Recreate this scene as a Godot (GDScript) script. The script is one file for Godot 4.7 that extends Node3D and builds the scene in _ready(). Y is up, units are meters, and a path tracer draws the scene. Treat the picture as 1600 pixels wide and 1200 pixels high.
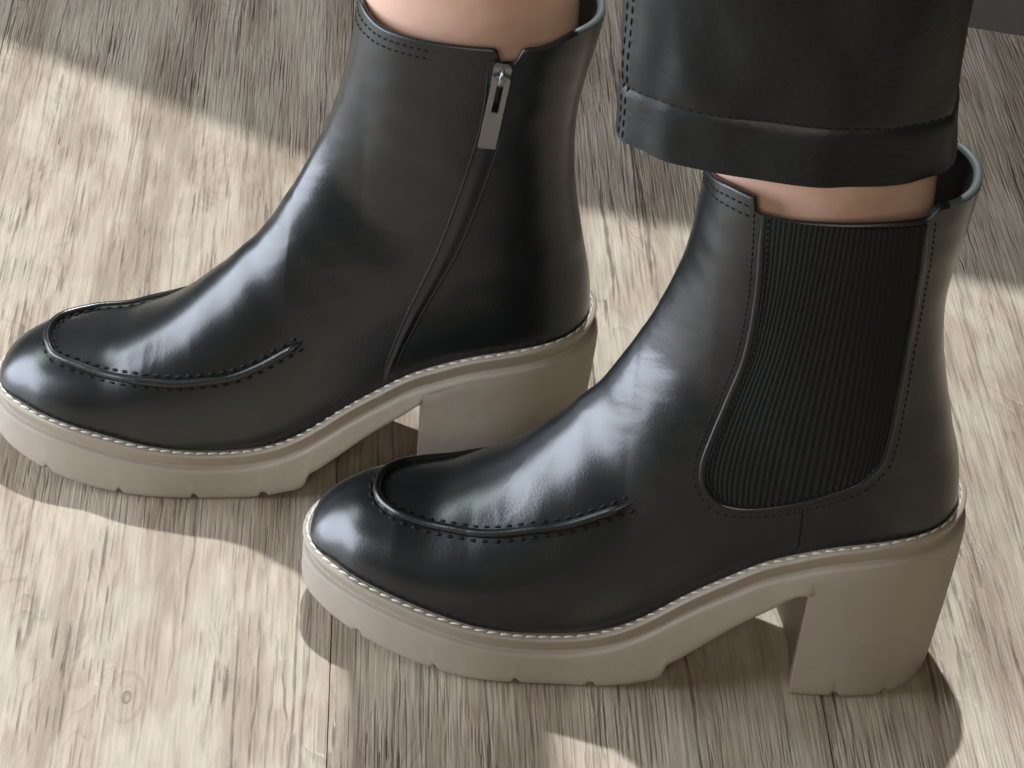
extends Node3D
# Two black leather ankle boots worn on a laminate floor, lit by sun over a window sill.
# Boot-local lengths are in millimetres until they are put into a mesh (MM).

const MM := 0.001
var rng := RandomNumberGenerator.new()
var M := {}
var skin_noise := FastNoiseLite.new()
var sections := []          # one row per key section of the upper
var hf_x := [0.0, 10.0, 20.0, 32.0, 46.0, 60.0, 72.0, 85.0, 99.0, 110.0, 121.0, 133.0, 145.0, 160.0, 178.0, 190.0, 201.0, 217.0, 234.0, 246.0, 258.0]
var hf_y := [80.0, 78.8, 77.2, 75.0, 72.0, 67.0, 62.0, 54.0, 45.0, 36.8, 29.6, 24.6, 22.2, 21.6, 23.0, 24.8, 26.6, 29.4, 31.8, 33.4, 35.0]
var hu_x := [0.0, 65.0, 77.0, 90.0, 103.0, 112.0, 115.5, 118.0, 127.0, 137.0, 150.0, 190.0, 205.0, 220.0, 235.0, 250.0, 265.0]
var hu_y := [52.0, 51.0, 43.0, 33.5, 22.5, 15.0, 12.5, 6.5, 3.0, 0.8, 0.0, 0.2, 1.4, 3.8, 6.8, 10.5, 15.0]
var lean := 0.0             # how far the shaft leans back at its top, mm
var sgn := 1.0              # +1: outer side towards +z, -1: towards -z
var drift := 0.0            # offset of the leather's unevenness, so that the two boots differ


func _ready() -> void:
	rng.seed = 7
	# ---- camera, exposure, lights
	var cam := Camera3D.new()
	cam.name = "camera"
	cam.fov = 15.19
	cam.near = 0.05
	cam.far = 40.0
	cam.position = Vector3(0.0, 0.7214, 0.9509)
	cam.rotation_degrees = Vector3(-34.0, 0.0, 0.0)
	add_child(cam)
	cam.current = true
	var env := Environment.new()
	env.background_mode = Environment.BG_COLOR
	env.background_color = Color(0.035, 0.026, 0.019).linear_to_srgb()
	env.tonemap_mode = Environment.TONE_MAPPER_LINEAR
	env.tonemap_exposure = 1.0
	env.sdfgi_enabled = true
	env.ssao_enabled = true
	env.ssil_enabled = true
	var we := WorldEnvironment.new()
	we.name = "environment"
	we.environment = env
	add_child(we)
	var key := SpotLight3D.new()
	key.name = "sun_through_window"
	key.light_color = Color(0.985, 1.0, 1.0)
	key.light_energy = 37.0
	key.light_size = 0.075
	key.spot_angle = 18.0
	key.spot_range = 12.0
	key.spot_attenuation = 2.0
	key.shadow_enabled = true
	add_child(key)
	key.look_at_from_position(Vector3(0.185, 5.27, -2.79), Vector3(0.0, 0.0, 0.0), Vector3.FORWARD)
	materials()
	window("side_window", "wide low window pane glowing blue white to the left of the boots", Vector3(-1.4, 0.50, -0.10), 90.0, Vector2(1.2, 0.92), Color(0.90, 0.94, 1.0), 3.6)
	window("garden_window", "smaller window pane glowing pale white green, high on the left behind the boots", Vector3(-1.42, 1.28, -0.62), 68.0, Vector2(0.6, 0.5), Color(0.93, 1.0, 0.98), 0.6)
	window("fill_panel", "added dim fill panel, unseen, high behind the camera", Vector3(-0.3, 1.2, 2.0), 180.0, Vector2(0.9, 0.8), Color(1.0, 0.97, 0.89), 1.35)  # added fill light for soles and shade, built from the window parts
	# ---- setting
	build_floor()
	build_bench()
	# ---- the boots
	skin_noise.seed = 11
	skin_noise.frequency = 1.0
	skin_noise.fractal_octaves = 2
	make_sections()
	var near := boot("ankle_boot", Vector3(0.170, 0.0, 0.0755), 10.0, -1.0, 0.0, 0.0)
	tag(near, "black leather ankle boot with ribbed elastic side panel, nearer, below the trouser hem", "boot", "pair of black ankle boots with chunky beige soles")
	var far := boot("ankle_boot", Vector3(0.0335, 0.0, -0.056), 7.0, 1.0, 8.0, 40.0)
	tag(far, "black leather ankle boot with side zip and metal pull, farther boot of the two", "boot", "pair of black ankle boots with chunky beige soles")
	build_person()


# ------------------------------------------------------------------ helpers
func tag(o: Node, label: String, category: String, group := "") -> void:
	o.set_meta("label", label)
	o.set_meta("category", category)
	if group:
		o.set_meta("group", group)


func tab(xs: Array, ys: Array, x: float) -> float:
	if x <= xs[0]:
		return ys[0]
	for i in range(1, xs.size()):
		if x <= xs[i]:
			var u: float = (x - xs[i - 1]) / (xs[i] - xs[i - 1])
			# smooth (Catmull-Rom) between the knots
			var a: float = ys[maxi(i - 2, 0)]
			var d: float = ys[mini(i + 1, xs.size() - 1)]
			var b: float = ys[i - 1]
			var c: float = ys[i]
			var wa: float = xs[i] - xs[maxi(i - 2, 0)]
			var wd: float = xs[mini(i + 1, xs.size() - 1)] - xs[i - 1]
			var h: float = xs[i] - xs[i - 1]
			var m0: float = (c - a) / wa * h
			var m1: float = (d - b) / wd * h
			return (2 * u ** 3 - 3 * u * u + 1) * b + (u ** 3 - 2 * u * u + u) * m0 + (-2 * u ** 3 + 3 * u * u) * c + (u ** 3 - u * u) * m1
	return ys[-1]


func buf() -> Dictionary:
	return {"v": PackedVector3Array(), "n": PackedVector3Array(), "t": PackedVector2Array(), "i": PackedInt32Array()}


func commit(b: Dictionary, called: String, mat: Material, parent: Node) -> MeshInstance3D:
	var arr := []
	arr.resize(Mesh.ARRAY_MAX)
	arr[Mesh.ARRAY_VERTEX] = b.v
	arr[Mesh.ARRAY_NORMAL] = b.n
	if b.t.size() == b.v.size():
		arr[Mesh.ARRAY_TEX_UV] = b.t
	arr[Mesh.ARRAY_INDEX] = b.i
	var me := ArrayMesh.new()
	me.add_surface_from_arrays(Mesh.PRIMITIVE_TRIANGLES, arr)
	var o := MeshInstance3D.new()
	o.name = called
	o.mesh = me
	o.material_override = mat
	parent.add_child(o, true)
	return o


# rows: array of PackedVector3Array, all of one length; closed: each row is a loop
func grid(b: Dictionary, rows: Array, closed: bool, flip := false, uv := Vector2.ZERO) -> void:
	var nr := rows.size()
	var nc: int = rows[0].size()
	var base: int = b.v.size()
	for r in nr:
		var row: PackedVector3Array = rows[r]
		var up: PackedVector3Array = rows[mini(r + 1, nr - 1)]
		var dn: PackedVector3Array = rows[maxi(r - 1, 0)]
		for c in nc:
			var c1 := (c + 1) % nc if closed else mini(c + 1, nc - 1)
			var c0 := (c + nc - 1) % nc if closed else maxi(c - 1, 0)
			var n := (row[c1] - row[c0]).cross(up[c] - dn[c])
			if n.length_squared() < 1e-24:
				n = Vector3.UP
			n = n.normalized()
			b.v.append(row[c])
			b.n.append(-n if flip else n)
			if uv != Vector2.ZERO:
				b.t.append(Vector2(float(c) / (nc - 1), float(r) / (nr - 1)) * uv)
	for r in nr - 1:
		for c in (nc if closed else nc - 1):
			var c1 := (c + 1) % nc
			var p := base + r * nc + c
			var q := base + r * nc + c1
			var s := base + (r + 1) * nc + c
			var t := base + (r + 1) * nc + c1
			if flip:
				b.i.append_array([p, q, t, p, t, s])
			else:
				b.i.append_array([p, t, q, p, s, t])


# a flattened tube along points with surface normals (metres)
func tube(b: Dictionary, pts: Array, nor: Array, wide: float, high: float, lift := 0.0, closed := false, seg := 10) -> void:
	var rows := []
	var n := pts.size()
	for i in n:
		var t: Vector3 = (pts[(i + 1) % n if closed else mini(i + 1, n - 1)] - pts[(i + n - 1) % n if closed else maxi(i - 1, 0)]).normalized()
		var up: Vector3 = nor[i]
		up = (up - t * up.dot(t)).normalized()
		var side := up.cross(t)
		var fade := 1.0
		if not closed:
			fade = clampf(minf(i, n - 1 - i) / 5.0, 0.06, 1.0)
		var row := PackedVector3Array()
		for k in seg:
			var a := TAU * k / seg
			row.append(pts[i] + up * (lift + sin(a) * high) * fade + side * cos(a) * wide * fade)
		rows.append(row)
	if closed:
		rows.append(rows[0])
	grid(b, rows, true, false)


func along(pts: Array, nor: Array, step: float, first := 0.0) -> Array:
	var out := []
	var want := first
	var run := 0.0
	for i in pts.size() - 1:
		var l: float = (pts[i + 1] - pts[i]).length()
		while want <= run + l and l > 0.0:
			var u := (want - run) / l
			out.append([pts[i].lerp(pts[i + 1], u), nor[i].lerp(nor[i + 1], u).normalized(), (pts[i + 1] - pts[i]).normalized()])
			want += step
		run += l
	return out


# short thread stitches along a line, moved sideways and lifted
func stitches(b: Dictionary, pts: Array, nor: Array, offset: float, step: float, long: float, rad: float, lift: float, slant := 0.0) -> void:
	for s in along(pts, nor, step, step * 0.5):
		var up: Vector3 = s[1]
		var t: Vector3 = (s[2] - up * s[2].dot(up)).normalized()
		var side := up.cross(t)
		var jitter := rng.randf_range(-0.12, 0.12) * rad
		var c: Vector3 = s[0] + side * (offset + jitter) + up * lift
		var ax := (t + side * slant).normalized()
		var sd := up.cross(ax)
		var base: int = b.v.size()
		for k in 5:
			var u: float = [-1.0, -0.72, 0.0, 0.72, 1.0][k]
			var w: float = [0.25, 0.85, 1.0, 0.85, 0.25][k] * rad
			var dip: float = [-0.9, -0.25, 0.0, -0.25, -0.9][k] * rad
			for j in 6:
				var a := TAU * j / 6
				var d := up * sin(a) + sd * cos(a)
				b.v.append(c + ax * u * long * 0.5 + d * w + up * dip)
				b.n.append((d + ax * u * 0.5).normalized())
		for k in 4:
			for j in 6:
				var p := base + k * 6 + j
				var q := base + k * 6 + (j + 1) % 6
				b.i.append_array([p, q + 6, q, p, p + 6, q + 6])


func box(b: Dictionary, c: Vector3, h: Vector3, ax := Basis.IDENTITY, bev := 0.0) -> void:
	# box with chamfered top and bottom edges (along y)
	var rows := []
	var lv := [[-h.y, bev], [-h.y + bev, 0.0], [h.y - bev, 0.0], [h.y, bev]] if bev > 0.0 else [[-h.y, 0.0], [h.y, 0.0]]
	for l in lv:
		var x: float = h.x - l[1]
		var z: float = h.z - l[1]
		rows.append([Vector3(-x, l[0], -z), Vector3(x, l[0], -z), Vector3(x, l[0], z), Vector3(-x, l[0], z)])
	for r in rows.size() - 1:
		for k in 4:
			quad(b, [rows[r][k], rows[r + 1][k], rows[r + 1][(k + 1) % 4], rows[r][(k + 1) % 4]], c, ax)
	quad(b, rows[0], c, ax)
	var top: Array = rows[-1].duplicate()
	top.reverse()
	quad(b, top, c, ax)


func quad(b: Dictionary, q: Array, c: Vector3, ax: Basis) -> void:
	var base: int = b.v.size()
	var n: Vector3 = ((q[2] - q[0]) as Vector3).cross(q[1] - q[0]).normalized()
	var mid: Vector3 = (q[0] + q[1] + q[2] + q[3]) / 4.0
	if n.dot(mid) < 0.0:
		n = -n
	for p in q:
		b.v.append(c + ax * p)
		b.n.append(ax * n)
	if ((q[2] - q[0]) as Vector3).cross(q[1] - q[0]).dot(n) > 0.0:
		b.i.append_array([base, base + 1, base + 2, base, base + 2, base + 3])
	else:
		b.i.append_array([base, base + 2, base + 1, base, base + 3, base + 2])


# ------------------------------------------------------------------ materials
func noise_tex(freq: float, octaves: int, size: int, seed_: int, as_normal := false, strength := 2.0, ramp: Array = []) -> NoiseTexture2D:
	var f := FastNoiseLite.new()
	f.noise_type = FastNoiseLite.TYPE_SIMPLEX_SMOOTH
	f.frequency = freq
	f.fractal_octaves = octaves
	f.seed = seed_
	var t := NoiseTexture2D.new()
	t.width = size
	t.height = size
	t.seamless = true
	t.noise = f
	t.as_normal_map = as_normal
	t.bump_strength = strength
	if ramp.size():
		var g := Gradient.new()
		g.offsets = PackedFloat32Array([0.0, 0.5, 1.0])
		g.colors = PackedColorArray(ramp)
		t.color_ramp = g
	return t


func mat(color: Color, rough: float, spec := 0.5) -> StandardMaterial3D:
	var m := StandardMaterial3D.new()
	m.albedo_color = color.linear_to_srgb()
	m.roughness = rough
	m.metallic_specular = spec
	return m


func grain(m: StandardMaterial3D, tex: Texture2D, per_metre: float, amount: float) -> void:
	m.uv1_triplanar = true
	m.uv1_scale = Vector3.ONE * per_metre
	m.normal_enabled = true
	m.normal_texture = tex
	m.normal_scale = amount


func materials() -> void:
	var pebble := noise_tex(0.05, 3, 512, 3, true, 3.0)
	var g := Color(0.93, 0.93, 0.93)
	M.leather = mat(Color(0.0078, 0.0096, 0.0100), 0.285, 0.53)
	grain(M.leather, pebble, 30.0, 0.28)
	M.leather.clearcoat_enabled = true
	M.leather.clearcoat = 0.18
	M.leather.clearcoat_roughness = 0.3
	M.edge = mat(Color(0.014, 0.016, 0.016), 0.4, 0.55)
	M.lit_edge = mat(Color(0.10, 0.125, 0.125), 0.5, 0.5)  # paler copy of the edge, with the caught window light in its colour
	M.lining = mat(Color(0.013, 0.013, 0.014), 0.75, 0.4)
	grain(M.lining, pebble, 20.0, 0.4)
	M.elastic = mat(Color(0.0175, 0.0185, 0.0185), 0.9, 0.3)
	grain(M.elastic, noise_tex(0.2, 2, 256, 5, true, 5.0), 40.0, 0.6)
	M.thread = mat(Color(0.005, 0.005, 0.006), 0.65, 0.35)
	M.white_thread = mat(Color(0.72, 0.69, 0.62), 0.75, 0.35)
	M.rubber = mat(Color(0.375, 0.325, 0.27), 0.58, 0.4)
	var blot := noise_tex(0.012, 4, 512, 21, false, 1.0, [Color(0.96, 0.957, 0.955), Color(0.985, 0.983, 0.98), Color(1, 1, 1)])
	M.rubber.albedo_texture = blot
	grain(M.rubber, noise_tex(0.12, 2, 512, 9, true, 4.0), 16.0, 0.09)
	M.metal = mat(Color(0.42, 0.42, 0.43), 0.3)
	M.metal.metallic = 0.9
	M.trouser = mat(Color(0.0125, 0.0138, 0.0148), 0.46, 0.46)
	grain(M.trouser, pebble, 9.0, 0.25)
	M.skin = mat(Color(0.75, 0.49, 0.385), 0.48, 0.4)
	M.skin.subsurf_scatter_enabled = true
	M.skin.subsurf_scatter_strength = 0.06
	M.skin.uv1_triplanar = true
	M.skin.uv1_scale = Vector3.ONE * 9.0
	M.skin.albedo_texture = noise_tex(0.02, 4, 512, 31, false, 1.0, [Color(0.97, 0.93, 0.92), Color(0.99, 0.975, 0.97), Color(1, 1, 1)])
	grain(M.skin, pebble, 9.0, 0.12)
	M.bench = mat(Color(0.05, 0.04, 0.032), 0.7)
	M.frame = mat(Color(0.7, 0.7, 0.68), 0.5)


# ------------------------------------------------------------------ windows and one added fill panel (outside the frame; they are what the leather mirrors)
func window(called: String, label: String, at: Vector3, turn: float, size: Vector2, color: Color, energy: float) -> void:
	var w := Node3D.new()
	w.name = called
	add_child(w)
	w.position = at
	w.rotation_degrees.y = turn
	tag(w, label, "window")
	var fr := buf()
	for s in [-1.0, 1.0]:
		box(fr, Vector3(s * (size.x / 2 + 0.03), 0, 0), Vector3(0.03, size.y / 2 + 0.06, 0.03))
		box(fr, Vector3(0, s * (size.y / 2 + 0.03), 0), Vector3(size.x / 2 - 0.001, 0.03, 0.03))
	commit(fr, "window_frame", M.frame, w)
	var p := buf()
	box(p, Vector3.ZERO, Vector3(size.x / 2, size.y / 2, 0.004))
	var pm := mat(Color(0.6, 0.6, 0.6), 0.4)
	pm.emission_enabled = true
	pm.emission = color
	pm.emission_energy_multiplier = 0.5
	commit(p, "window_pane", pm, w)
	var l := AreaLight3D.new()
	l.name = "window_light"
	l.area_size = size
	l.light_color = color
	l.light_energy = energy
	l.area_range = 8.0
	l.area_attenuation = 2.0
	l.shadow_enabled = true
	w.add_child(l)
	l.position = Vector3(0, 0, 0.012)
	l.rotation_degrees.y = 180.0


func build_bench() -> void:
	# low dark bench behind the boots: its top edge ends the sunlight on the floor, its foot shows at the upper right
	var w := Node3D.new()
	w.name = "bench"
	add_child(w)
	tag(w, "low dark bench behind the boots, its foot in the upper right corner", "bench")
	var front := [Vector2(-1.1, -1.315), Vector2(-0.073, -0.555), Vector2(1.2, -0.089)]
	for part in [["bench_body", 0.0, 0.465, 0.03, 0.27, M.bench], ["bench_top", 0.4655, 0.5, 0.0, 0.32, M.bench]]:
		var b := buf()
		for k in 2:
			var a: Vector2 = front[k]
			var c: Vector2 = front[k + 1]
			var back := Vector2(c.y - a.y, -(c.x - a.x)).normalized()
			a += back * part[3]
			c += back * part[3]
			var a2: Vector2 = a + back * part[4]
			var c2: Vector2 = c + back * part[4]
			if k == 0:
				c2 = c + (c2 - c).normalized() * part[4] * 1.04
			var lo := []
			var hi := []
			for q in [a, c, c2, a2]:
				lo.append(Vector3(q.x, part[1], q.y))
				hi.append(Vector3(q.x, part[2], q.y))
			var mid: Vector3 = (lo[0] + lo[2] + hi[0] + hi[2]) / 4.0
			var faces := [lo, hi]
			for m in 4:
				faces.append([lo[m], hi[m], hi[(m + 1) % 4], lo[(m + 1) % 4]])
			for f in faces:
				var moved := []
				for q in f:
					moved.append(q - mid)
				quad(b, moved, mid, Basis.IDENTITY)
		commit(b, part[0], part[5], w)


# ------------------------------------------------------------------ floor
func build_floor() -> void:
	var f := Node3D.new()
	f.name = "floor"
	f.set_meta("kind", "structure")
	add_child(f)
	f.rotation_degrees.y = 1.7
	var sub := buf()
	box(sub, Vector3(0, -0.013, -0.2), Vector3(2.5, 0.004, 2.5))
	commit(sub, "subfloor", mat(Color(0.05, 0.04, 0.03), 0.9), f)
	var texs := []
	for k in 4:
		texs.append(plank_texture(k))
	var relief := []
	var wide := 0.19
	var wood := []
	for k in 4:
		var m := StandardMaterial3D.new()
		m.albedo_texture = texs[k][0]
		m.roughness = 0.4
		m.metallic_specular = 0.5
		m.normal_enabled = true
		m.normal_texture = texs[k][1]
		m.normal_scale = 0.8
		wood.append(m)
	var first := -0.0735 - 4.0 * wide
	var ends := [0.31, 0.75, 0.52, 0.9, 0.66, 0.42, 0.83, 0.58, 0.7]
	for c in 9:
		var x0 := first + c * wide
		var z: float = 0.22 + ends[c] * 0.35
		for r in 2:
			var kind: int = [3, 1, 2, 0, 0, 1, 2, 3, 0][c] if r == 0 else (c + r) % 4
			if c == 3 and r == 0:
				kind = 0
			elif c == 4 and r == 0:
				kind = 1
			elif c == 5 and r == 0:
				kind = 2
			plank(f, x0 + 0.0002, x0 + wide - 0.0002, z - 1.25, z, wood[kind], 0.0 if r == 0 else 0.4)
			z -= 1.2504


func plank(parent: Node, x0: float, x1: float, z0: float, z1: float, m: Material, off: float) -> void:
	var b := buf()
	var e := 0.0007
	var xs := [x0, x0 + e, x1 - e, x1]
	var zs := [z0, z0 + e, z1 - e, z1]
	for j in 4:
		for i in 4:
			var low := i == 0 or i == 3 or j == 0 or j == 3
			b.v.append(Vector3(xs[i], -0.0007 if low else 0.0, zs[j]))
			b.n.append(Vector3.UP)
			b.t.append(Vector2((xs[i] - x0) / (x1 - x0), (zs[j] - z1) / 1.25 + off))
	for j in 3:
		for i in 3:
			var p := j * 4 + i
			b.i.append_array([p, p + 1, p + 5, p, p + 5, p + 4])
	var base: int = b.v.size()
	# sides down into the joint
	var ring := [Vector3(x0, 0, z0), Vector3(x1, 0, z0), Vector3(x1, 0, z1), Vector3(x0, 0, z1)]
	for k in 4:
		var a: Vector3 = ring[k]
		var c: Vector3 = ring[(k + 1) % 4]
		var n := (c - a).cross(Vector3.UP).normalized()
		for q in [a + Vector3.DOWN * 0.0007, c + Vector3.DOWN * 0.0007, c + Vector3.DOWN * 0.008, a + Vector3.DOWN * 0.008]:
			b.v.append(q)
			b.n.append(n)
			b.t.append(Vector2(0.02, 0.3))
		b.i.append_array([base + k * 4, base + k * 4 + 1, base + k * 4 + 2, base + k * 4, base + k * 4 + 2, base + k * 4 + 3])
	commit(b, "plank", m, parent)


func field(w: int, h: int, fx: float, fy: float, seed_: int, octaves := 2, warp := 0.0) -> PackedByteArray:
	# noise stretched along the plank: fx, fy are features per texture across and along
	var f := FastNoiseLite.new()
	f.noise_type = FastNoiseLite.TYPE_SIMPLEX_SMOOTH
	f.seed = seed_
	f.fractal_octaves = octaves
	var gh := maxi(int(w * fy / fx), 24)       # grid height at which the noise is isotropic
	f.frequency = fx / w
	if warp > 0.0:
		f.domain_warp_enabled = true
		f.domain_warp_amplitude = warp
		f.domain_warp_frequency = f.frequency * 0.35
	var im := f.get_image(w, gh, false, false, false)
	im.convert(Image.FORMAT_L8)
	im.resize(w, h, Image.INTERPOLATE_CUBIC)
	return im.get_data()


func plank_texture(k: int) -> Array:
	var w := 480
	var h := 2000
	var s := 100 + k * 37
	var tone := field(w, h, 4.6, 3.6, s, 4, 12.0)
	var hue := field(w, h, 6.0, 14.0, s + 1, 3, 12.0)
	var streak := field(w, h, 40.0, 20.0, s + 2, 3, 9.0)
	var fibre := field(w, h, 130.0, 24.0, s + 3, 3, 2.0)
	var mott := field(w, h, 30.0, 44.0, s + 7, 3, 8.0)
	var crack := field(w, h, 58.0, 13.0, s + 4, 3, 8.0)
	var pore := field(w, h, 100.0, 17.0, s + 8, 3, 4.0)
	var where := field(w, h, 5.0, 9.0, s + 5, 3)
	var wave := field(w, h, 2.6, 6.0, s + 6, 3)
	var r2 := RandomNumberGenerator.new()
	r2.seed = s
	# knots: centre (0..1), radius in mm
	var knots := []
	if k == 0:
		knots = [[0.59, 0.646, 11.0], [0.62, 0.50, 8.0]]
	elif k == 1:
		knots = [[0.35, 0.86, 12.0]]
	elif k == 2:
		knots = [[0.78, 0.44, 7.0], [0.2, 0.9, 10.0]]
	else:
		knots = [[0.4, 0.3, 12.0]]
	var out := PackedByteArray()
	out.resize(w * h * 3)
	var hm := PackedByteArray()
	hm.resize(w * h)
	var pale := Vector3(0.47, 0.398, 0.31)
	var pink := Vector3(0.405, 0.322, 0.248)
	var brown := Vector3(0.255, 0.185, 0.13)
	var dark := Vector3(0.085, 0.068, 0.055)
	for y in h:
		var mmy := y * 1250.0 / h
		var near_knots := []
		for q in knots:
			if absf(mmy - q[1] * 1250.0) < q[2] * 7.0:
				near_knots.append(q)
		for x in w:
			var i := y * w + x
			var mmx := x * 190.0 / w
			var ring := mmx + (wave[i] - 128) * 0.32
			var kn := 0.0
			for q in near_knots:
				var dx: float = mmx - q[0] * 190.0
				var dy: float = (mmy - q[1] * 1250.0) * 0.5
				var d2: float = (dx * dx + dy * dy) / (q[2] * q[2])
				if d2 < 9.0:
					var e := exp(-d2 * 1.1)
					ring = lerpf(ring, sqrt(d2) * q[2] * 0.8 + (wave[i] - 128) * 0.04, smoothstep(0.15, 0.5, e))
					kn = maxf(kn, exp(-d2 * 3.2))
			var rr := ring / 5.2
			rr = rr - floorf(rr)
			var line := smoothstep(0.62, 0.95, rr) * (1.0 - smoothstep(0.95, 1.0, rr))
			var wh := where[i] / 255.0
			line *= maxf(smoothstep(0.42, 0.68, wh), minf(kn * 2.0, 1.0))
			var st := (streak[i] - 128) / 128.0
			var fb := (fibre[i] - 128) / 128.0
			var tn := tone[i] / 255.0
			var br := smoothstep(0.46, 0.72, tn + st * 0.16)
			var pk := smoothstep(0.42, 0.66, hue[i] / 255.0)
			var c := pale.lerp(pink, pk * 0.85).lerp(brown, clampf(br * 0.62 + kn * 0.3, 0.0, 1.0))
			var mo := smoothstep(0.40, 0.60, mott[i] / 255.0)
			c *= 0.96 + mo * 0.08 + st * 0.09 + fb * 0.20
			var ck := smoothstep(0.68, 0.78, crack[i] / 255.0) * smoothstep(0.44, 0.66, wh)
			var po := smoothstep(0.60, 0.70, pore[i] / 255.0) * (0.35 + 0.65 * smoothstep(0.36, 0.62, hue[i] / 255.0 * 0.5 + wh * 0.5))
			var dk := clampf(line * (0.16 + 0.4 * minf(kn * 2.0, 1.0)) + ck * 0.62 + po * 0.34, 0.0, 0.85)
			c = c.lerp(dark, dk)
			out[i * 3] = int(clampf(pow(c.x, 0.4545), 0.0, 1.0) * 255.0)
			out[i * 3 + 1] = int(clampf(pow(c.y, 0.4545), 0.0, 1.0) * 255.0)
			out[i * 3 + 2] = int(clampf(pow(c.z, 0.4545), 0.0, 1.0) * 255.0)
			hm[i] = int(clampf(0.7 + st * 0.1 + fb * 0.14 - ck * 0.5 - po * 0.25 - line * 0.1, 0.0, 1.0) * 255.0)
	# long dark checks that run with the grain
	for n in 120:
		var cx := r2.randf() * w
		var cy := r2.randf() * h
		var len_ := int(r2.randf_range(60.0, 420.0))
		var wid := r2.randf_range(0.4, 1.2)
		var deep := r2.randf_range(0.15, 0.62)
		if k == 1 and n < 22:
			# the split heartwood between the two boots
			cx = r2.randf_range(0.40, 0.80) * w
			cy = r2.randf_range(0.24, 0.58) * h
			len_ = int(r2.randf_range(120.0, 420.0))
			wid = r2.randf_range(1.0, 2.6)
			deep = r2.randf_range(0.5, 0.9)
		var ph := r2.randf() * TAU
		var slope := r2.randf_range(-0.02, 0.02)
		for q in len_:
			var yy := int(cy) + q
			if yy >= h:
				break
			var u := float(q) / len_
			var xc := cx + slope * q + sin(u * 5.0 + ph) * 2.2 + sin(u * 17.0 + ph * 2.0) * 0.7
			var hw := wid * sin(PI * u) ** 0.6 * (0.75 + 0.25 * sin(q * 0.21 + ph))
			for dx in range(-4, 5):
				var xx := int(xc) + dx
				if xx < 0 or xx >= w:
					continue
				var cover := clampf(hw + 0.6 - absf(xx + 0.5 - xc), 0.0, 1.0) * deep
				if cover <= 0.0:
					continue
				var i := yy * w + xx
				for ch in 3:
					out[i * 3 + ch] = int(lerpf(out[i * 3 + ch], [72.0, 64.0, 57.0][ch], cover))
				hm[i] = int(hm[i] * (1.0 - 0.6 * cover))
	var im := Image.create_from_data(w, h, false, Image.FORMAT_RGB8, out)
	var bump := Image.create_from_data(w, h, false, Image.FORMAT_L8, hm)
	bump.convert(Image.FORMAT_RGBA8)
	bump.bump_map_to_normal_map(3.0)
	return [ImageTexture.create_from_image(im), ImageTexture.create_from_image(bump)]


# ------------------------------------------------------------------ the upper as a loft: sections from the toe tip to the top line
func make_sections() -> void:
	# front (or top) and back (or bottom) point of every section, in the boot's side view
	var ax := [254.0, 252.5, 247.5, 240.0, 231.0, 217.0, 202.0, 191.0, 181.0, 172.0, 163.0, 155.0, 148.0, 141.0, 134.0, 129.0, 124.5, 120.5, 117.5, 115.0, 112.8, 110.8, 109.0, 107.6, 106.4, 105.4, 104.4, 103.5, 102.7, 101.4]
	var ay := [33.5, 39.5, 45.5, 50.5, 54.0, 56.5, 59.0, 64.5, 70.5, 77.5, 86.0, 94.0, 102.0, 109.5, 120.0, 129.0, 137.0, 145.0, 152.0, 158.0, 164.0, 170.0, 176.0, 182.0, 188.0, 194.5, 201.0, 206.5, 213.0, 225.0]
	var bx := [253.5, 252.0, 247.5, 240.0, 230.0, 217.0, 202.0, 190.0, 178.0, 165.0, 150.0, 134.0, 117.0, 99.0, 78.0, 55.0, 32.0, 12.0, 2.5, 2.0, 3.2, 6.4, 9.6, 12.2, 13.5, 13.2, 11.3, 8.6, 6.2, 5.2]
	var by := [31.0, 28.5, 26.5, 24.5, 22.5, 20.5, 18.5, 17.5, 17.0, 17.0, 17.5, 19.0, 24.0, 34.0, 48.0, 57.0, 62.0, 65.0, 71.0, 82.0, 95.0, 110.0, 126.0, 141.0, 156.0, 171.0, 185.0, 198.0, 210.0, 217.0]
	var hw := [5.0, 13.0, 19.0, 24.0, 30.0, 35.0, 38.0, 39.8, 41.0, 41.5, 41.0, 39.8, 37.5, 35.0, 33.5, 32.5, 32.5, 32.0, 31.5, 31.0, 30.5, 30.5, 30.5, 31.0, 31.5, 32.5, 33.5, 34.5, 35.5, 36.0]
	var cs := [-4.0, -4.0, -4.0, -4.0, -3.5, -3.0, -2.0, -1.5, -1.0, -0.9, -0.75, -0.6, -0.5, -0.4, 0.0, 0.0, 0.0]
	var md := [0.30, 0.30, 0.28, 0.26, 0.24, 0.22, 0.20, 0.20, 0.20, 0.20, 0.21, 0.23, 0.26, 0.30, 0.34, 0.38, 0.40, 0.42, 0.44, 0.45, 0.46, 0.47, 0.48, 0.49, 0.5]
	var na := [2.0, 2.0, 2.0, 2.1, 2.2, 2.2, 2.2, 2.1, 2.0, 1.9, 1.85, 1.8, 1.8, 1.8, 1.85, 1.9, 1.9, 1.9, 1.9, 1.95, 2.0, 2.0, 2.05, 2.1, 2.1, 2.15, 2.15, 2.2, 2.2, 2.2]
	var nb := [2.6, 2.8, 3.0, 3.2, 3.4, 3.5, 3.5, 3.5, 3.5, 3.5, 3.5, 3.5, 3.6, 3.8, 4.0, 3.8, 3.4, 2.9, 2.6, 2.4, 2.3, 2.2]
	for i in ax.size():
		sections.append([ax[i], ay[i], bx[i], by[i], hw[i], cs[i] if i < cs.size() else 0.0, md[i] if i < md.size() else 0.5, na[i], nb[i] if i < nb.size() else 2.2])


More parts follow.
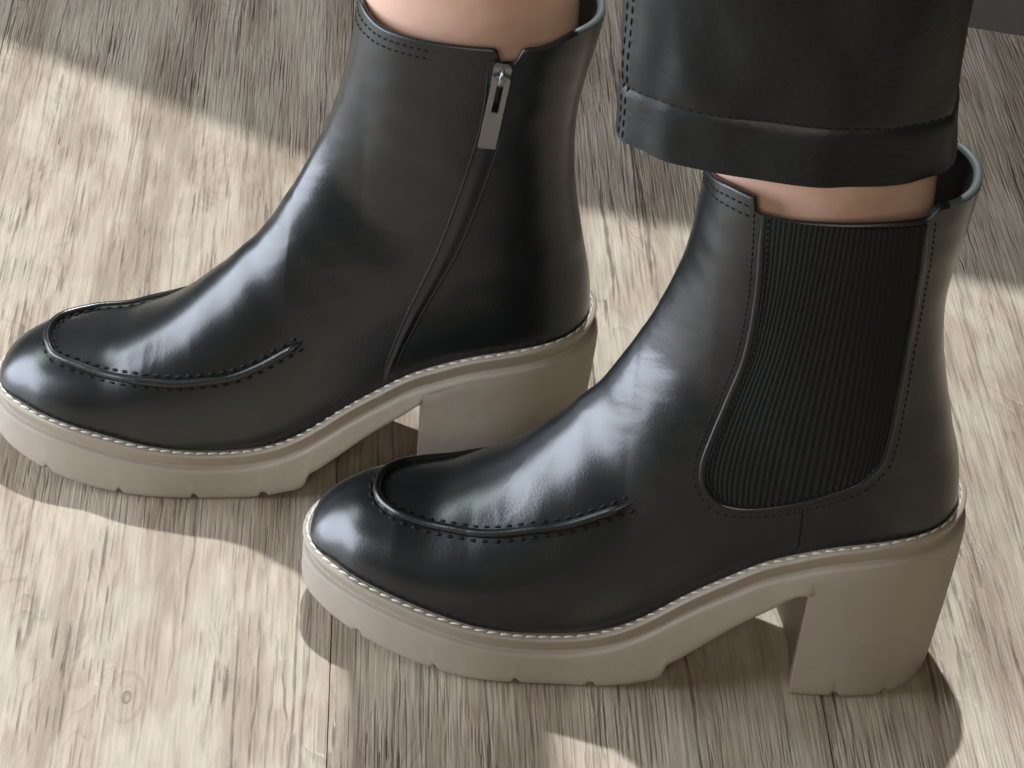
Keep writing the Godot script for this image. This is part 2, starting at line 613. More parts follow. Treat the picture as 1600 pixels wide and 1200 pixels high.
func sect(t: float) -> PackedFloat32Array:
	var n := sections.size() - 1
	var i := clampi(int(floorf(t)), 0, n - 1)
	var u := t - i
	var p0: Array = sections[maxi(i - 1, 0)]
	var p1: Array = sections[i]
	var p2: Array = sections[i + 1]
	var p3: Array = sections[mini(i + 2, n)]
	var out := PackedFloat32Array()
	out.resize(9)
	for k in 9:
		var a: float = p0[k]
		var b: float = p1[k]
		var c: float = p2[k]
		var d: float = p3[k]
		out[k] = 0.5 * (2 * b + (c - a) * u + (2 * a - 5 * b + 4 * c - d) * u * u + (3 * b - a - 3 * c + d) * u * u * u)
	return out


# phi 0 = front or top, PI/2 = outer side, PI = back or bottom; result in boot-local metres
func on_section(k: PackedFloat32Array, phi: float) -> Vector3:
	var ca := cos(phi)
	var sa := sin(phi)
	var n := k[7] if ca >= 0.0 else k[8]
	var cc := signf(ca) * pow(absf(ca), 2.0 / n)
	var ww := signf(sa) * pow(absf(sa), 2.0 / n)
	var c := k[6] + ((1.0 - k[6]) * cc if ca >= 0.0 else k[6] * cc)
	var x := k[2] + (k[0] - k[2]) * c
	var y := k[3] + (k[1] - k[3]) * c
	var crest := -6.0 * clampf((x - 95.0) / 30.0, 0.0, 1.0) * clampf((215.0 - x) / 30.0, 0.0, 1.0)
	var s := k[5] + k[4] * ww + crest * maxf(ca, 0.0) ** 2
	x -= lean * maxf(y - 75.0, 0.0) / 140.0
	return Vector3(x, y, s * sgn) * MM


func uneven(p: Vector3) -> float:
	# soft creases and fullness of worn leather, in metres
	var q := p * 1000.0
	var up := clampf((q.y - 60.0) / 60.0, 0.15, 1.0)
	var a := skin_noise.get_noise_3d(q.x * 0.022 + drift, q.y * 0.030, q.z * 0.02) * 0.42
	var b := skin_noise.get_noise_3d(q.x * 0.05 + drift, q.y * 0.075 + 9.0, q.z * 0.05) * 0.08
	var at := exp(-((q.y - 128.0) / 34.0) ** 2) * clampf((q.x - 40.0) / 50.0, 0.0, 1.0)
	var e := 0.35 - absf(skin_noise.get_noise_3d(q.x * 0.018 + drift + 3.0, q.y * 0.085 + q.x * 0.03, q.z * 0.022))
	var f := 0.3 - absf(skin_noise.get_noise_3d(q.x * 0.05 + drift + 7.0, q.y * 0.02, q.z * 0.03 + 4.0))
	var bend := exp(-((q.x - 165.0) / 26.0) ** 2) * clampf((q.y - 30.0) / 30.0, 0.0, 1.0)
	return ((a + b) * up + maxf(e, 0.0) * at * 0.28 + maxf(f, 0.0) * bend * 0.22) * MM


func surf(t: float, phi: float) -> Array:
	var k := sect(t)
	var k2 := sect(t + 0.03)
	var p := on_section(k, phi)
	var d1 := on_section(k, phi + 0.03) - p
	var d2 := on_section(k2, phi) - p
	var n := d2.cross(d1).normalized() * sgn
	return [p + n * uneven(p), n]


func inv(x: float, y: float) -> Vector2:
	var lo := 0.0
	var hi := sections.size() - 1.0
	x += lean * maxf(y - 75.0, 0.0) / 140.0
	var steps := 30
	var prev := 0.0
	var found := -1.0
	for i in steps + 1:
		var t := lo + (hi - lo) * i / steps
		var k := sect(t)
		var g := (k[0] - k[2]) * (y - k[3]) - (k[1] - k[3]) * (x - k[2])
		if i > 0 and g * prev <= 0.0:
			var a := t - (hi - lo) / steps
			var b := t
			var ga := prev
			for j in 14:
				var m := (a + b) * 0.5
				var km := sect(m)
				var gm := (km[0] - km[2]) * (y - km[3]) - (km[1] - km[3]) * (x - km[2])
				if ga * gm <= 0.0:
					b = m
				else:
					a = m
					ga = gm
			found = (a + b) * 0.5
			break
		prev = g
	if found < 0.0:
		found = hi
	var k := sect(found)
	var dx := k[0] - k[2]
	var dy := k[1] - k[3]
	var c := ((x - k[2]) * dx + (y - k[3]) * dy) / (dx * dx + dy * dy)
	var ca: float
	if c >= k[6]:
		ca = pow(clampf((c - k[6]) / (1.0 - k[6]), 0.0, 1.0), k[7] / 2.0)
	else:
		ca = -pow(clampf((k[6] - c) / k[6], 0.0, 1.0), k[8] / 2.0)
	return Vector2(found, acos(ca))


func side_at(x: float, y: float, outer: bool) -> Array:
	var q := inv(x, y)
	return surf(q.x, q.y if outer else TAU - q.y)


func smooth_path(keys: Array, per: int) -> Array:
	var out := []
	var n := keys.size()
	for i in n - 1:
		for j in per:
			var u := float(j) / per
			out.append(keys[i].cubic_interpolate(keys[i + 1], keys[maxi(i - 1, 0)], keys[mini(i + 2, n - 1)], u))
	out.append(keys[-1])
	return out


func lift_tp(path: Array) -> Array:
	var p := []
	var n := []
	for q in path:
		var s := surf(q.x, q.y)
		p.append(s[0])
		n.append(s[1])
	return [p, n]


func lift_xy(path: Array, outer: bool) -> Array:
	var p := []
	var n := []
	for q in path:
		var s := side_at(q.x, q.y, outer)
		p.append(s[0])
		n.append(s[1])
	return [p, n]


func top_t(phi: float) -> float:
	# how far up the sections the top line lies, round the opening
	var d := rad_to_deg(phi)
	var front := 28.62 if lean > 0.0 else 28.12
	if d <= 180.0:
		var v := lerpf(front, 28.45, smoothstep(5.0, 45.0, d))
		v = lerpf(v, 27.95, smoothstep(55.5, 58.0, d))
		v = lerpf(v, 28.35, smoothstep(58.0, 120.0, d))
		v = lerpf(v, 28.95, smoothstep(128.0, 136.0, d))
		return v
	d = 360.0 - d
	var v := lerpf(front, 28.35, smoothstep(5.0, 50.0, d))
	v = lerpf(v, 28.35, smoothstep(55.0, 75.0, d))
	var z := absf(d - 107.0)
	v -= 0.75 * (1.0 - smoothstep(2.5, 6.5, z))
	v = lerpf(v, 28.95, smoothstep(120.0, 150.0, d))
	return v


# ------------------------------------------------------------------ one boot
func boot(called: String, at: Vector3, yaw: float, side: float, back_lean: float, offset: float) -> Node3D:
	sgn = side
	lean = back_lean
	drift = offset
	var root := Node3D.new()
	root.name = called
	add_child(root, true)
	root.position = at
	root.rotation.y = PI - deg_to_rad(yaw)
	# upper: rows of points from toe to top line
	var cols := 220
	var nrow := 400
	var phis := []
	var tops := []
	for c in cols:
		phis.append(TAU * c / cols)
		tops.append(top_t(TAU * c / cols))
	var hi := sections.size() - 1.0
	var rows := []
	for r in nrow + 1:
		var t := hi * r / nrow
		var row := PackedVector3Array()
		if t <= 24.0:
			var k := sect(t)
			for c in cols:
				row.append(on_section(k, phis[c]))
		else:
			for c in cols:
				row.append(on_section(sect(24.0 + (t - 24.0) * (tops[c] - 24.0) / (hi - 24.0)), phis[c]))
		rows.append(row)
	# uneven leather, moved along rough normals
	var moved := []
	for r in nrow + 1:
		var row: PackedVector3Array = rows[r]
		var up: PackedVector3Array = rows[mini(r + 1, nrow)]
		var dn: PackedVector3Array = rows[maxi(r - 1, 0)]
		var nw := PackedVector3Array()
		for c in cols:
			var n := (up[c] - dn[c]).cross(row[(c + 1) % cols] - row[(c + cols - 1) % cols]).normalized() * sgn
			nw.append(row[c] + n * uneven(row[c]))
		moved.append(nw)
	var b := buf()
	grid(b, moved, true, sgn > 0.0)
	commit(b, "upper", M.leather, root)
	# rolled top edge and lining
	var top: PackedVector3Array = moved[nrow]
	var below: PackedVector3Array = moved[nrow - 6]
	var lin := []
	var rim := []
	for lv in 26:
		var row := PackedVector3Array()
		for c in cols:
			var tan_ := top[(c + 1) % cols] - top[(c + cols - 1) % cols]
			var up: Vector3 = (top[c] - below[c]).normalized()
			var n := up.cross(tan_).normalized() * sgn
			if lv < 7:
				var a := PI * lv / 6.0
				var thick: float = 1.0 + 0.45 * smoothstep(0.3, 0.9, -cos(phis[c]))
				row.append(top[c] + up * sin(a) * 0.0011 * thick - n * (1.0 - cos(a)) * 0.00115 * thick)
			else:
				var r := nrow - int((lv - 6) * 4)
				var pr: PackedVector3Array = moved[r]
				row.append(pr[c] - n * 0.0023 * (1.0 + 0.45 * smoothstep(0.3, 0.9, -cos(phis[c]))))
		if lv < 7:
			rim.append(row)
		if lv >= 6:
			lin.append(row)
	# black cut edge; round the raised back, caught window light painted pale grey green
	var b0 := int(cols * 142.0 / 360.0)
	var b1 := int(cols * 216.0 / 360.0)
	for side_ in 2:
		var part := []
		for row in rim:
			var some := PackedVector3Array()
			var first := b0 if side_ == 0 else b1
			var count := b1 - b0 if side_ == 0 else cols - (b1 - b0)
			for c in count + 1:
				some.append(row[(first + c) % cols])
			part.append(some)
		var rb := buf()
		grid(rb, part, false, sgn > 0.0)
		commit(rb, "lit_back_edge" if side_ == 0 else "top_edge", M.lit_edge if side_ == 0 else M.edge, root)
	var lb := buf()
	grid(lb, lin, true, sgn > 0.0)
	commit(lb, "lining", M.lining, root)
	gusset(root)
	apron(root)
	zipper(root)
	collar(root)
	sole(root)
	return root


func collar(root: Node) -> void:
	# two rows of thread below the front top line
	var b := buf()
	for lane in [0.24, 0.62]:
		var path := []
		for d in range(-74, 55, 2):
			var ph := fposmod(deg_to_rad(d), TAU)
			path.append(Vector2(top_t(ph) - lane, ph))
		var l := lift_tp(path)
		stitches(b, l[0], l[1], 0.0, 0.0030, 0.0023, 0.00036, 0.0001)
	commit(b, "collar_stitching", M.thread, root).set_meta("kind", "stuff")


func gusset(root: Node) -> void:
	var left := [Vector2(79, 213.0), Vector2(79, 190), Vector2(80, 170.5), Vector2(82.7, 150), Vector2(87.6, 132), Vector2(92.6, 116), Vector2(95.6, 105), Vector2(95.6, 97), Vector2(92.2, 90.6)]
	var bottom := [Vector2(92.2, 90.6), Vector2(88.0, 87.6), Vector2(80.5, 86.7), Vector2(70.9, 88.4), Vector2(59.3, 92), Vector2(47.0, 97.6), Vector2(38.0, 102.6), Vector2(33.5, 107.5)]
	var right := [Vector2(22.6, 213.5), Vector2(23.2, 193), Vector2(24.2, 176), Vector2(25.9, 154), Vector2(27.6, 133), Vector2(29.0, 120), Vector2(30.8, 111.5), Vector2(33.5, 107.5)]
	var lp := smooth_path(left, 8)
	var bp := smooth_path(bottom, 8)
	var rp := smooth_path(right, 8)
	var ribs := 31
	var sub := 6
	var nu := ribs * sub
	var nv := 44
	var rows := []
	for j in nv + 1:
		var v := float(j) / nv
		var row := PackedVector3Array()
		for i in nu + 1:
			var u := float(i) / nu
			var lc := sample(lp, 1.0 - v)
			var rc := sample(rp, 1.0 - v)
			var bc := sample(bp, u)
			var tc: Vector2 = lp[0].lerp(rp[0], u)
			var sl: Vector2 = lp[-1].lerp(lp[0], v)
			var sr: Vector2 = rp[-1].lerp(rp[0], v)
			lc = sl.lerp(sr, u) + (lc - sl) * (1.0 - u) ** 3 + (rc - sr) * u ** 3
			var c: Vector2 = lc + bc.lerp(tc, v) - (bp[0].lerp(bp[-1], u)).lerp(lp[0].lerp(rp[0], u), v)
			c.x += skin_noise.get_noise_2d(u * 14.0, v * 3.0) * 0.28
			var s := side_at(c.x, c.y, true)
			var rib := 0.5 - 0.5 * cos(TAU * (i % sub) / sub)
			row.append(s[0] + s[1] * (0.00025 + 0.00033 * rib))
		rows.append(row)
	var b := buf()
	grid(b, rows, false, sgn > 0.0)
	var g := commit(b, "elastic_gusset", M.elastic, root)
	g.set_meta("label", "ribbed black elastic panel let into the outer side")
	# folded leather edge round it, and its stitching
	var edge := lp.duplicate()
	edge.append_array(bp.slice(1))
	var rr := rp.duplicate()
	rr.reverse()
	edge.append_array(rr.slice(1))
	var e3 := lift_xy(edge, true)
	var rb := buf()
	tube(rb, e3[0], e3[1], 0.0013, 0.0008, 0.0002)
	commit(rb, "gusset_edge", M.leather, root)
	var tb := buf()
	stitches(tb, e3[0], e3[1], 0.0034 * sgn, 0.0027, 0.0020, 0.00030, 0.0)
	stitches(tb, e3[0], e3[1], -0.0022 * sgn, 0.0027, 0.0018, 0.00030, 0.0007)
	# bar tack and the short seam down from the lowest edge
	var seam := lift_xy(smooth_path([Vector2(58.0, 91.4), Vector2(58.3, 86), Vector2(58.6, 79), Vector2(59, 72.5), Vector2(59.3, 69.5)], 5), true)
	tube(tb, seam[0], seam[1], 0.0004, 0.00035, 0.0)
	for dx in [-1.4, 1.4]:
		var tack := lift_xy([Vector2(58 + dx, 91.6), Vector2(58 + dx, 90.4), Vector2(58.0 + dx, 89), Vector2(58 + dx, 87.6)], true)
		tube(tb, tack[0], tack[1], 0.0007, 0.0007, 0.0002)
	commit(tb, "gusset_stitching", M.thread, root).set_meta("kind", "stuff")


func sample(path: Array, u: float) -> Vector2:
	var f := clampf(u, 0.0, 1.0) * (path.size() - 1)
	var i := mini(int(f), path.size() - 2)
	return path[i].lerp(path[i + 1], f - i)


func apron(root: Node) -> void:
	# raised seam in a U round the top of the toe
	var keys := [Vector2(13.25, 1.085), Vector2(12.0, 1.0), Vector2(9.9, 0.89), Vector2(8.22, 0.81), Vector2(7.26, 0.74), Vector2(6.15, 0.61), Vector2(5.3, 0.49), Vector2(4.7, 0.34), Vector2(4.42, 0.16),
		Vector2(4.35, 0.0), Vector2(4.38, -0.16), Vector2(4.55, -0.35), Vector2(4.91, -0.55), Vector2(5.72, -0.70), Vector2(6.99, -0.86), Vector2(8.58, -0.99), Vector2(10.22, -1.09), Vector2(11.79, -1.16), Vector2(12.65, -1.20), Vector2(13.33, -1.25)]
	if lean > 0.0:
		for i in keys.size():
			keys[i].x -= 0.4 * clampf((6.5 - keys[i].x) / 1.5, 0.0, 1.0)
	var path := smooth_path(keys, 9)
	var l := lift_tp(path)
	var b := buf()
	tube(b, l[0], l[1], 0.0018, 0.0025, 0.0003)
	commit(b, "apron_seam", M.leather, root)
	var s := buf()
	stitches(s, l[0], l[1], 0.0029, 0.0050, 0.0030, 0.00075, 0.0001)
	stitches(s, l[0], l[1], -0.0027, 0.0050, 0.0028, 0.00055, 0.0001)
	commit(s, "apron_stitching", M.thread, root).set_meta("kind", "stuff")


func zipper(root: Node) -> void:
	# closed side zip on the inner side: two folded edges, the tape between them, slider and pull
	var z1 := [Vector2(38.5, 211), Vector2(39.2, 200), Vector2(41.2, 184), Vector2(44.6, 170), Vector2(51, 148), Vector2(58.6, 125), Vector2(66, 107), Vector2(72.5, 92), Vector2(79.5, 73), Vector2(83.5, 59.5)]
	var z2 := [Vector2(29.0, 211), Vector2(30.2, 200), Vector2(32.4, 184), Vector2(35.6, 170), Vector2(42.4, 148), Vector2(50.6, 125), Vector2(59.2, 107), Vector2(66.8, 92), Vector2(75.2, 73), Vector2(80, 59.5)]
	var p1 := smooth_path(z1, 7)
	var p2 := smooth_path(z2, 7)
	var a := lift_xy(p1, false)
	var c := lift_xy(p2, false)
	var rows := []
	for k in 9:
		var row := PackedVector3Array()
		for i in p1.size():
			var u := k / 8.0
			var m: Vector3 = a[0][i].lerp(c[0][i], u)
			row.append(m + a[1][i].lerp(c[1][i], u).normalized() * (0.0002 + 0.0005 * sin(PI * u) ** 2))
		rows.append(row)
	var b := buf()
	grid(b, rows, false, sgn < 0.0)
	commit(b, "zip_tape", M.leather, root)
	var eb := buf()
	tube(eb, a[0], a[1], 0.0006, 0.00022, 0.0001)
	tube(eb, c[0], c[1], 0.0006, 0.00022, 0.0001)
	commit(eb, "zip_edge", M.leather, root)
	var sb := buf()
	stitches(sb, a[0], a[1], 0.0026 * sgn, 0.0027, 0.0019, 0.0003, 0.0001)
	stitches(sb, c[0], c[1], -0.0026 * sgn, 0.0027, 0.0019, 0.0003, 0.0001)
	commit(sb, "zip_stitching", M.thread, root).set_meta("kind", "stuff")
	# zip teeth under the slider run
	var mid := []
	var midn := []
	for i in p1.size():
		mid.append(a[0][i].lerp(c[0][i], 0.5))
		midn.append(a[1][i])
	# slider
	var s := side_at(33.8, 205.5, false)
	var s2 := side_at(40.0, 173.5, false)
	var n: Vector3 = s[1]
	var down: Vector3 = (s2[0] - s[0]).normalized()
	var ax := down.cross(n).normalized()
	n = ax.cross(down).normalized()
	var fr := Basis(ax, down, n)
	var sl := buf()
	box(sl, s[0] + n * 0.0022, Vector3(0.0034, 0.0048, 0.0009), fr, 0.0006)
	box(sl, s[0] + n * 0.0006, Vector3(0.0028, 0.0046, 0.0006), fr, 0.0004)
	# bridge over the slider
	var arch := []
	var an := []
	for i in 13:
		var q := PI * i / 12.0
		arch.append(s[0] + down * (-cos(q) * 0.0044) + n * (0.0026 + sin(q) * 0.0028))
		an.append((n * sin(q) - down * cos(q)).normalized())
	tube(sl, arch, an, 0.0011, 0.0006, 0.0)
	commit(sl, "zip_slider", M.metal, root)
	# pull: a frame at the top that hangs in the bridge, then a flat tab
	var o: Vector3 = s[0] + n * 0.0046 - down * 0.001
	var tilt: Vector3 = (down + n * -0.03).normalized()
	var fp := Basis(ax, tilt, ax.cross(tilt).normalized())
	var pl := buf()
	for q in [-1.0, 1.0]:
		box(pl, o + fp * Vector3(q * 0.0024, 0.0085, 0), Vector3(0.0010, 0.0085, 0.0008), fp, 0.0004)
	box(pl, o + fp * Vector3(0, 0.0006, 0), Vector3(0.0021, 0.0010, 0.0008), fp, 0.0004)
	box(pl, o + fp * Vector3(0, 0.0255, 0), Vector3(0.0034, 0.0088, 0.0009), fp, 0.0005)
	commit(pl, "zip_pull", M.metal, root)


# ------------------------------------------------------------------ sole and heel
func outline() -> Array:
	# where the upper meets the sole, as (x, s) in mm, smoothed and evenly spaced
	var half := [[], []]
	for side in 2:
		var t := 0.3
		while t < 19.2:
			var k := sect(t)
			var last := Vector3.ZERO
			var was := 0.0
			for j in 61:
				var ph := PI * (0.2 + 0.8 * j / 60.0)
				var p := on_section(k, ph if side == 0 else TAU - ph) * 1000.0
				var d := p.y - tab(hf_x, hf_y, p.x)
				if j > 0 and d <= 0.0 and was > 0.0:
					var u := was / (was - d)
					half[side].append(Vector2(lerpf(last.x, p.x, u), lerpf(last.z, p.z, u) * sgn))
					break
				last = p
				was = d
			t += 0.12
	var loop: Array = half[0].duplicate()
	var other: Array = half[1].duplicate()
	other.reverse()
	loop.append_array(other)
	return even(loop, 520, 9)


func even(loop: Array, count: int, blur: int) -> Array:
	var n := loop.size()
	var total := 0.0
	for i in n:
		total += loop[i].distance_to(loop[(i + 1) % n])
	var out := []
	var run := 0.0
	var want := 0.0
	for i in n:
		var l: float = loop[i].distance_to(loop[(i + 1) % n])
		while want <= run + l and out.size() < count:
			out.append(loop[i].lerp(loop[(i + 1) % n], (want - run) / maxf(l, 1e-6)))
			want += total / count
		run += l
	while out.size() < count:
		out.append(out[-1])
	for pass_ in 2:
		var sm := []
		for i in count:
			var s := Vector2.ZERO
			for d in range(-blur, blur + 1):
				s += out[(i + d + count) % count]
			sm.append(s / (2 * blur + 1))
		out = sm
	return out


func sole(root: Node) -> void:
	var ol := outline()
	var n := ol.size()
	var nrm := []
	for i in n:
		var t: Vector2 = (ol[(i + 1) % n] - ol[(i + n - 1) % n]).normalized()
		nrm.append(Vector2(t.y, -t.x))
	var mid := Vector2(130, 0)
	if nrm[0].dot(ol[0] - mid) < 0.0:
		for i in n:
			nrm[i] = -nrm[i]
	# side wall: offset outwards and how far down, in mm; the last ones follow the thickness
	var rows := []
	var prof := [[-5.0, 0.0], [0.5, 0.0], [3.2, 0.0], [3.9, 0.2], [4.3, 0.7], [4.2, 1.3], [3.2, 4.2], [2.3, 6.2], [2.15, 6.7], [2.6, 7.05], [3.6, 7.35], [4.3, 7.9], [4.7, 9.0]]
	var base := []
	for i in n:
		var x: float = ol[i].x
		var low := tab(hu_x, hu_y, x + 5.0 + 0.14 * (ol[i].y - 0.0))
		base.append([tab(hf_x, hf_y, x), maxf(low, 0.0) + 0.2])
	# tread grooves that open at the edge of the sole
	var notch := [226.0, 195.0, 164.0, 135.0]
	for p in prof:
		var row := PackedVector3Array()
		for i in n:
			var q: Vector2 = ol[i] + nrm[i] * p[0]
			row.append(Vector3(q.x, base[i][0] - p[1], q.y * sgn) * MM)
		rows.append(row)
	for e in 9:
		var row := PackedVector3Array()
		for i in n:
			var x: float = ol[i].x
			var low: float = base[i][1]
			for g in notch:
				low += 2.0 * (1.0 - smoothstep(0.9, 1.7, absf(x - g))) if ol[i].x > 118.0 else 0.0
			var from: float = base[i][0] - 9.0
			var u: float = [0.2, 0.45, 0.7, 0.86, 0.94, 0.98, 1.0, 1.0, 1.0][e]
			var in_: float = [4.9, 5.2, 5.5, 5.5, 5.2, 4.6, 3.6, -2.0, -12.0][e]
			if x < 62.0 - 0.25 * ol[i].y and e < 7:
				in_ = lerpf(in_, 1.5, minf(e / 2.0, 1.0) * clampf((60.0 - 0.25 * ol[i].y - x) / 7.0, 0.0, 1.0))
			var y := lerpf(from, low, u)
			if e >= 7 and x > 118.0:
				y = base[i][1] + (0.9 if e == 8 else 0.0)
			var q: Vector2 = ol[i] + nrm[i] * in_
			row.append(Vector3(q.x, y, q.y * sgn) * MM)
		rows.append(row)
	var b := buf()
	grid(b, rows, true, sgn < 0.0)
	# close top and bottom to a centre line
	for which in [0, rows.size() - 1]:
		var rim: PackedVector3Array = rows[which]
		var inner := PackedVector3Array()
		for i in n:
			inner.append(Vector3(rim[i].x, rim[i].y, 0.0))
		grid(b, [rim, inner], true, (sgn > 0.0) == (which == 0))
	commit(b, "sole", M.rubber, root)
	# heel block: continues the wall of the sole down to the floor
	var idx := []
	for i in n:
		if ol[i].x < 61.0 - 0.25 * ol[i].y:
			idx.append(i)
	# start where the run of indices begins
	var start := 0
	for k in idx.size():
		if not ((idx[k] + n - 1) % n in idx):
			start = k
	var run := []
	for k in idx.size():
		run.append(idx[(start + k) % idx.size()])
	var hr := []
	var levels := [0.0, 0.02, 0.10, 0.3, 0.55, 0.7, 0.82, 0.92, 0.965, 0.985, 1.0, 1.0]
	for e in levels.size():
		var row := PackedVector3Array()
		for i in run:
			var o: float = [4.4, 4.95, 5.4, 5.45, 5.4, 5.3, 5.2, 5.1, 4.9, 4.4, 3.4, -3.0][e]
			var q: Vector2 = ol[i] + nrm[i] * o
			var f: float = levels[e]
			var bend := f ** 1.1
			var low := 0.0
			if e < 11 and e > 6:
				for g in [41.0, 21.0]:
					low += 1.8 * (1.0 - smoothstep(0.9, 1.8, absf(q.x + 7.0 - g))) * (1.0 if absf(q.y) > 10.0 else 0.0)
			var y := lerpf(base[i][0] - 9.0, 0.2 + (low if e < 11 else 0.0), f)
			row.append(Vector3(q.x + bend * (10.0 - 5.0 * q.x / 60.0), y, q.y * (1.0 - 0.10 * bend) * sgn) * MM)
		hr.append(row)
	var hb := buf()
	grid(hb, hr, false, sgn < 0.0)
	# breast of the heel, slightly hollow, between the two ends of the run
	var br := []
	for e in 11:
		var row := PackedVector3Array()
		var p: Vector3 = hr[e][0]
		var q: Vector3 = hr[e][run.size() - 1]
		for k in 13:
			var u := k / 12.0
			row.append(p.lerp(q, u) - Vector3(sin(PI * u) * 0.003, 0, 0))
		br.append(row)
	grid(hb, br, false, sgn > 0.0)
	# top piece
	var bot: PackedVector3Array = hr[-1]
	var cap := PackedVector3Array()
	for q in bot:
		cap.append(Vector3(minf(q.x, (bot[0].x + bot[-1].x) * 0.5 - 0.004), q.y, 0.0))
	grid(hb, [bot, cap], false, sgn < 0.0)
	commit(hb, "heel", M.rubber, root)
	# pale thread along the ledge of the welt
	var wp := []
	var wn := []
	for i in n + 1:
		var j := i % n
		var q: Vector2 = ol[j] + nrm[j] * 2.3
		wp.append(Vector3(q.x, base[j][0], q.y * sgn) * MM)
		wn.append(Vector3.UP)
	var wb := buf()
	stitches(wb, wp, wn, 0.0, 0.0050, 0.0050, 0.00048, 0.0002, 0.10)
	var ws := commit(wb, "welt_stitching", M.white_thread, root)
	ws.set_meta("kind", "stuff")


# ------------------------------------------------------------------ legs and trousers
func frame_of(at: Vector3, yaw: float) -> Transform3D:
	return Transform3D(Basis.from_euler(Vector3(0, PI - deg_to_rad(yaw), 0)), at)


func leg_rows(fr: Transform3D, cx: float, half: float, wide: float, tilt: float, h0: float, h1: float) -> Array:
	var rows := []
	for j in 41:
		var h := lerpf(h0, h1, j / 40.0)
		var g := clampf((h - 225.0) / 230.0, -0.3, 1.0)
		var slim := 1.0 - 0.13 * smoothstep(225.0, 300.0, h)
		var a := half * (slim + 0.2 * smoothstep(320.0, 620.0, h))
		var w := wide * (slim + 0.22 * smoothstep(320.0, 620.0, h))
		var c := cx - tilt * (h - 215.0) / 100.0 - 4.0 * maxf(g, 0.0)
		var row := PackedVector3Array()
		for k in 72:
			var ph := TAU * k / 72
			var ca := cos(ph)
			var sa := sin(ph)
			# shin narrow and rounded in front, tendon narrower behind
			var ww := w * (1.0 - 0.20 * maxf(-ca, 0.0) ** 2 - 0.06 * maxf(ca, 0.0))
			ww *= 1.0 - 0.055 * exp(-((absf(angle_difference(ph, PI)) - 0.85) / 0.24) ** 2)
			row.append(fr * (Vector3(c + a * signf(ca) * pow(absf(ca), 0.95), h, ww * sa) * MM))
		rows.append(row)
	return rows


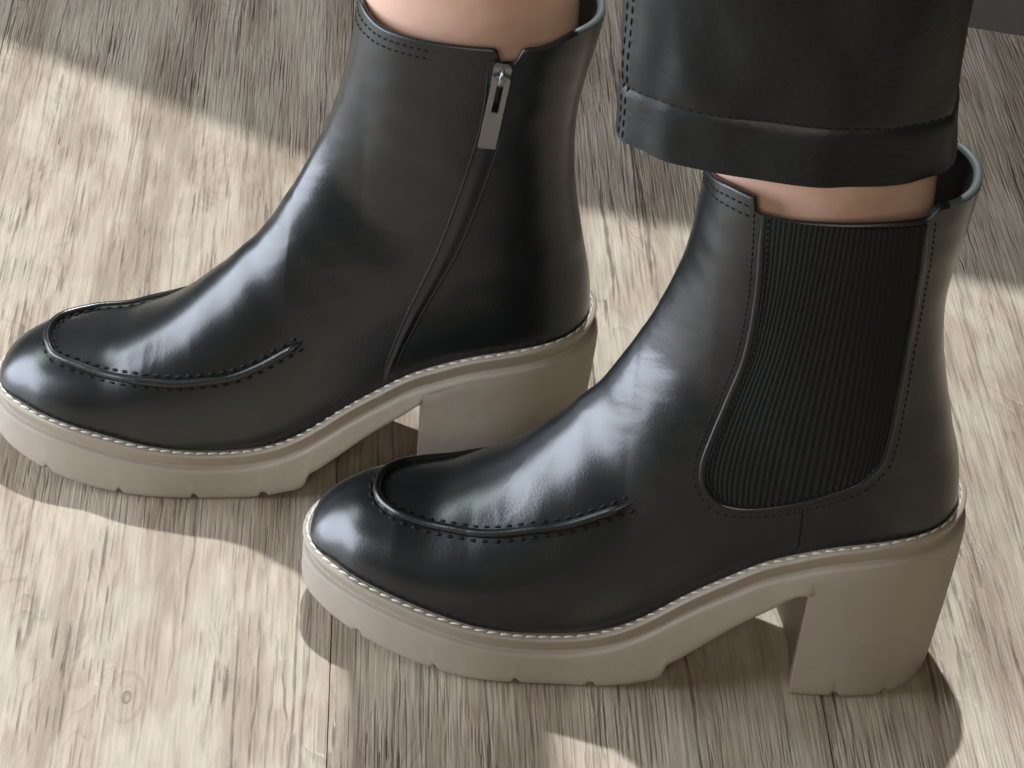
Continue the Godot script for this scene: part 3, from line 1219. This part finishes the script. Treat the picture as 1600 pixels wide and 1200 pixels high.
func trouser_leg(parent: Node, fr: Transform3D, cx: float, half: float, wide: float, h0: float, h1: float, salt: float, label: String) -> void:
	var t := Node3D.new()
	t.name = "trouser_leg"
	parent.add_child(t, true)
	t.set_meta("label", label)
	var rows := []
	var inner := []
	var cols := 160
	var outer_rows := [-0.6, 0.0, 1.2, 4.0, 9.0, 15.0, 17.5, 19.4, 20.4, 21.0, 21.8, 24.0, 31.0, 38.0, 46.0, 55.0, 65.0, 76.0, 90.0, 105.0, 122.0, 140.0, 160.0, 185.0, 215.0]
	for dh in outer_rows:
		var row := PackedVector3Array()
		for k in cols:
			row.append(fr * (trouser_point(cx, half, wide, h0, dh, TAU * k / cols, salt) * MM))
		rows.append(row)
	var b := buf()
	grid(b, rows, true, true)
	commit(b, "cloth", M.trouser, t)
	# inside of the hem
	for dh in [-0.6, -0.9, 0.0, 6.0, 22.0, 60.0]:
		var row := PackedVector3Array()
		for k in cols:
			var p := trouser_point(cx, half, wide, h0, dh, TAU * k / cols, salt)
			var c := Vector3(cx, p.y, 0.0)
			var inw: float = 0.0 if dh == -0.6 else (0.9 if dh == -0.9 else 1.8)
			row.append(fr * ((p - (p - c).normalized() * inw) * MM))
		inner.append(row)
	var ib := buf()
	grid(ib, inner, true, false)
	commit(ib, "hem_inside", M.lining, t)
	# thread: hem line and the doubled side seam at the front
	var hp := []
	var hn := []
	for k in 161:
		var ph := TAU * k / 160
		var p := trouser_point(cx, half, wide, h0, 21.2, ph, salt)
		hp.append(fr * (p * MM))
		hn.append((fr.basis * Vector3(cos(ph) * wide, 0, sin(ph) * half)).normalized())
	var tb := buf()
	stitches(tb, hp, hn, 0.0, 0.0034, 0.0026, 0.00028, 0.0)
	for lane in [-1.0, 1.0]:
		var sp := []
		var sn := []
		for j in 60:
			var dh := j * 3.5
			var ph: float = seam_angle(dh) + lane * 0.045
			sp.append(fr * (trouser_point(cx, half, wide, h0, dh, ph, salt) * MM))
			sn.append((fr.basis * Vector3(cos(ph) * wide, 0, sin(ph) * half)).normalized())
		stitches(tb, sp, sn, 0.0, 0.0044, 0.0034, 0.00042, 0.0001)
	commit(tb, "trouser_stitching", M.thread, t).set_meta("kind", "stuff")


func seam_angle(_dh: float) -> float:
	return -0.42


func trouser_point(cx: float, half: float, wide: float, h0: float, dh: float, ph: float, salt: float) -> Vector3:
	var ca := cos(ph)
	var sa := sin(ph)
	var n := 2.0 / 2.35
	var x := half * signf(ca) * pow(absf(ca), n)
	var z := wide * signf(sa) * pow(absf(sa), n)
	var f := skin_noise.get_noise_3d(ca * 1.1 + salt, sa * 1.1, dh * 0.012) * 3.4 + skin_noise.get_noise_3d(ca * 2.3 + salt, sa * 2.3 + 5.0, dh * 0.03) * 0.6
	# hem is a second layer, a little fuller, with a pinched line above it
	if dh < 21.0:
		f += 0.5 * smoothstep(21.0, 18.0, dh)
	f -= 0.6 * exp(-((dh - 21.0) / 1.3) ** 2)
	var seam := absf(angle_difference(ph, seam_angle(dh)))
	f += 0.5 * (1.0 - smoothstep(0.06, 0.11, seam))
	var r := Vector2(x, z).length()
	var k := (r + f) / r * (1.0 + 0.0002 * dh)
	var droop := 2.0 * ca
	return Vector3(cx + x * k - 0.03 * dh, h0 + dh + droop * (1.0 - clampf(dh / 80.0, 0.0, 1.0)), z * k)


func build_person() -> void:
	var who := Node3D.new()
	who.name = "person"
	add_child(who)
	tag(who, "person standing in the boots, bare ankles and one black leather-look trouser leg in view", "person")
	var near := frame_of(Vector3(0.170, 0.0, 0.0755), 10.0)
	var far := frame_of(Vector3(0.0335, 0.0, -0.056), 7.0)
	for q in [[near, 61.0, 40.0, 27.5, 2.0], [far, 50.0, 42.5, 29.0, 3.0]]:
		var b := buf()
		grid(b, leg_rows(q[0], q[1], q[2], q[3], q[4], 150.0, 620.0), true, true)
		commit(b, "leg", M.skin, who)
	trouser_leg(who, near, 75.0, 59.0, 32.5, 228.0, 440.0, 0.0, "wide black trouser leg with stitched hem over the nearer boot")
	trouser_leg(who, far, 52.0, 60.0, 45.0, 500.0, 640.0, 20.0, "raised black trouser leg over the farther bare leg")
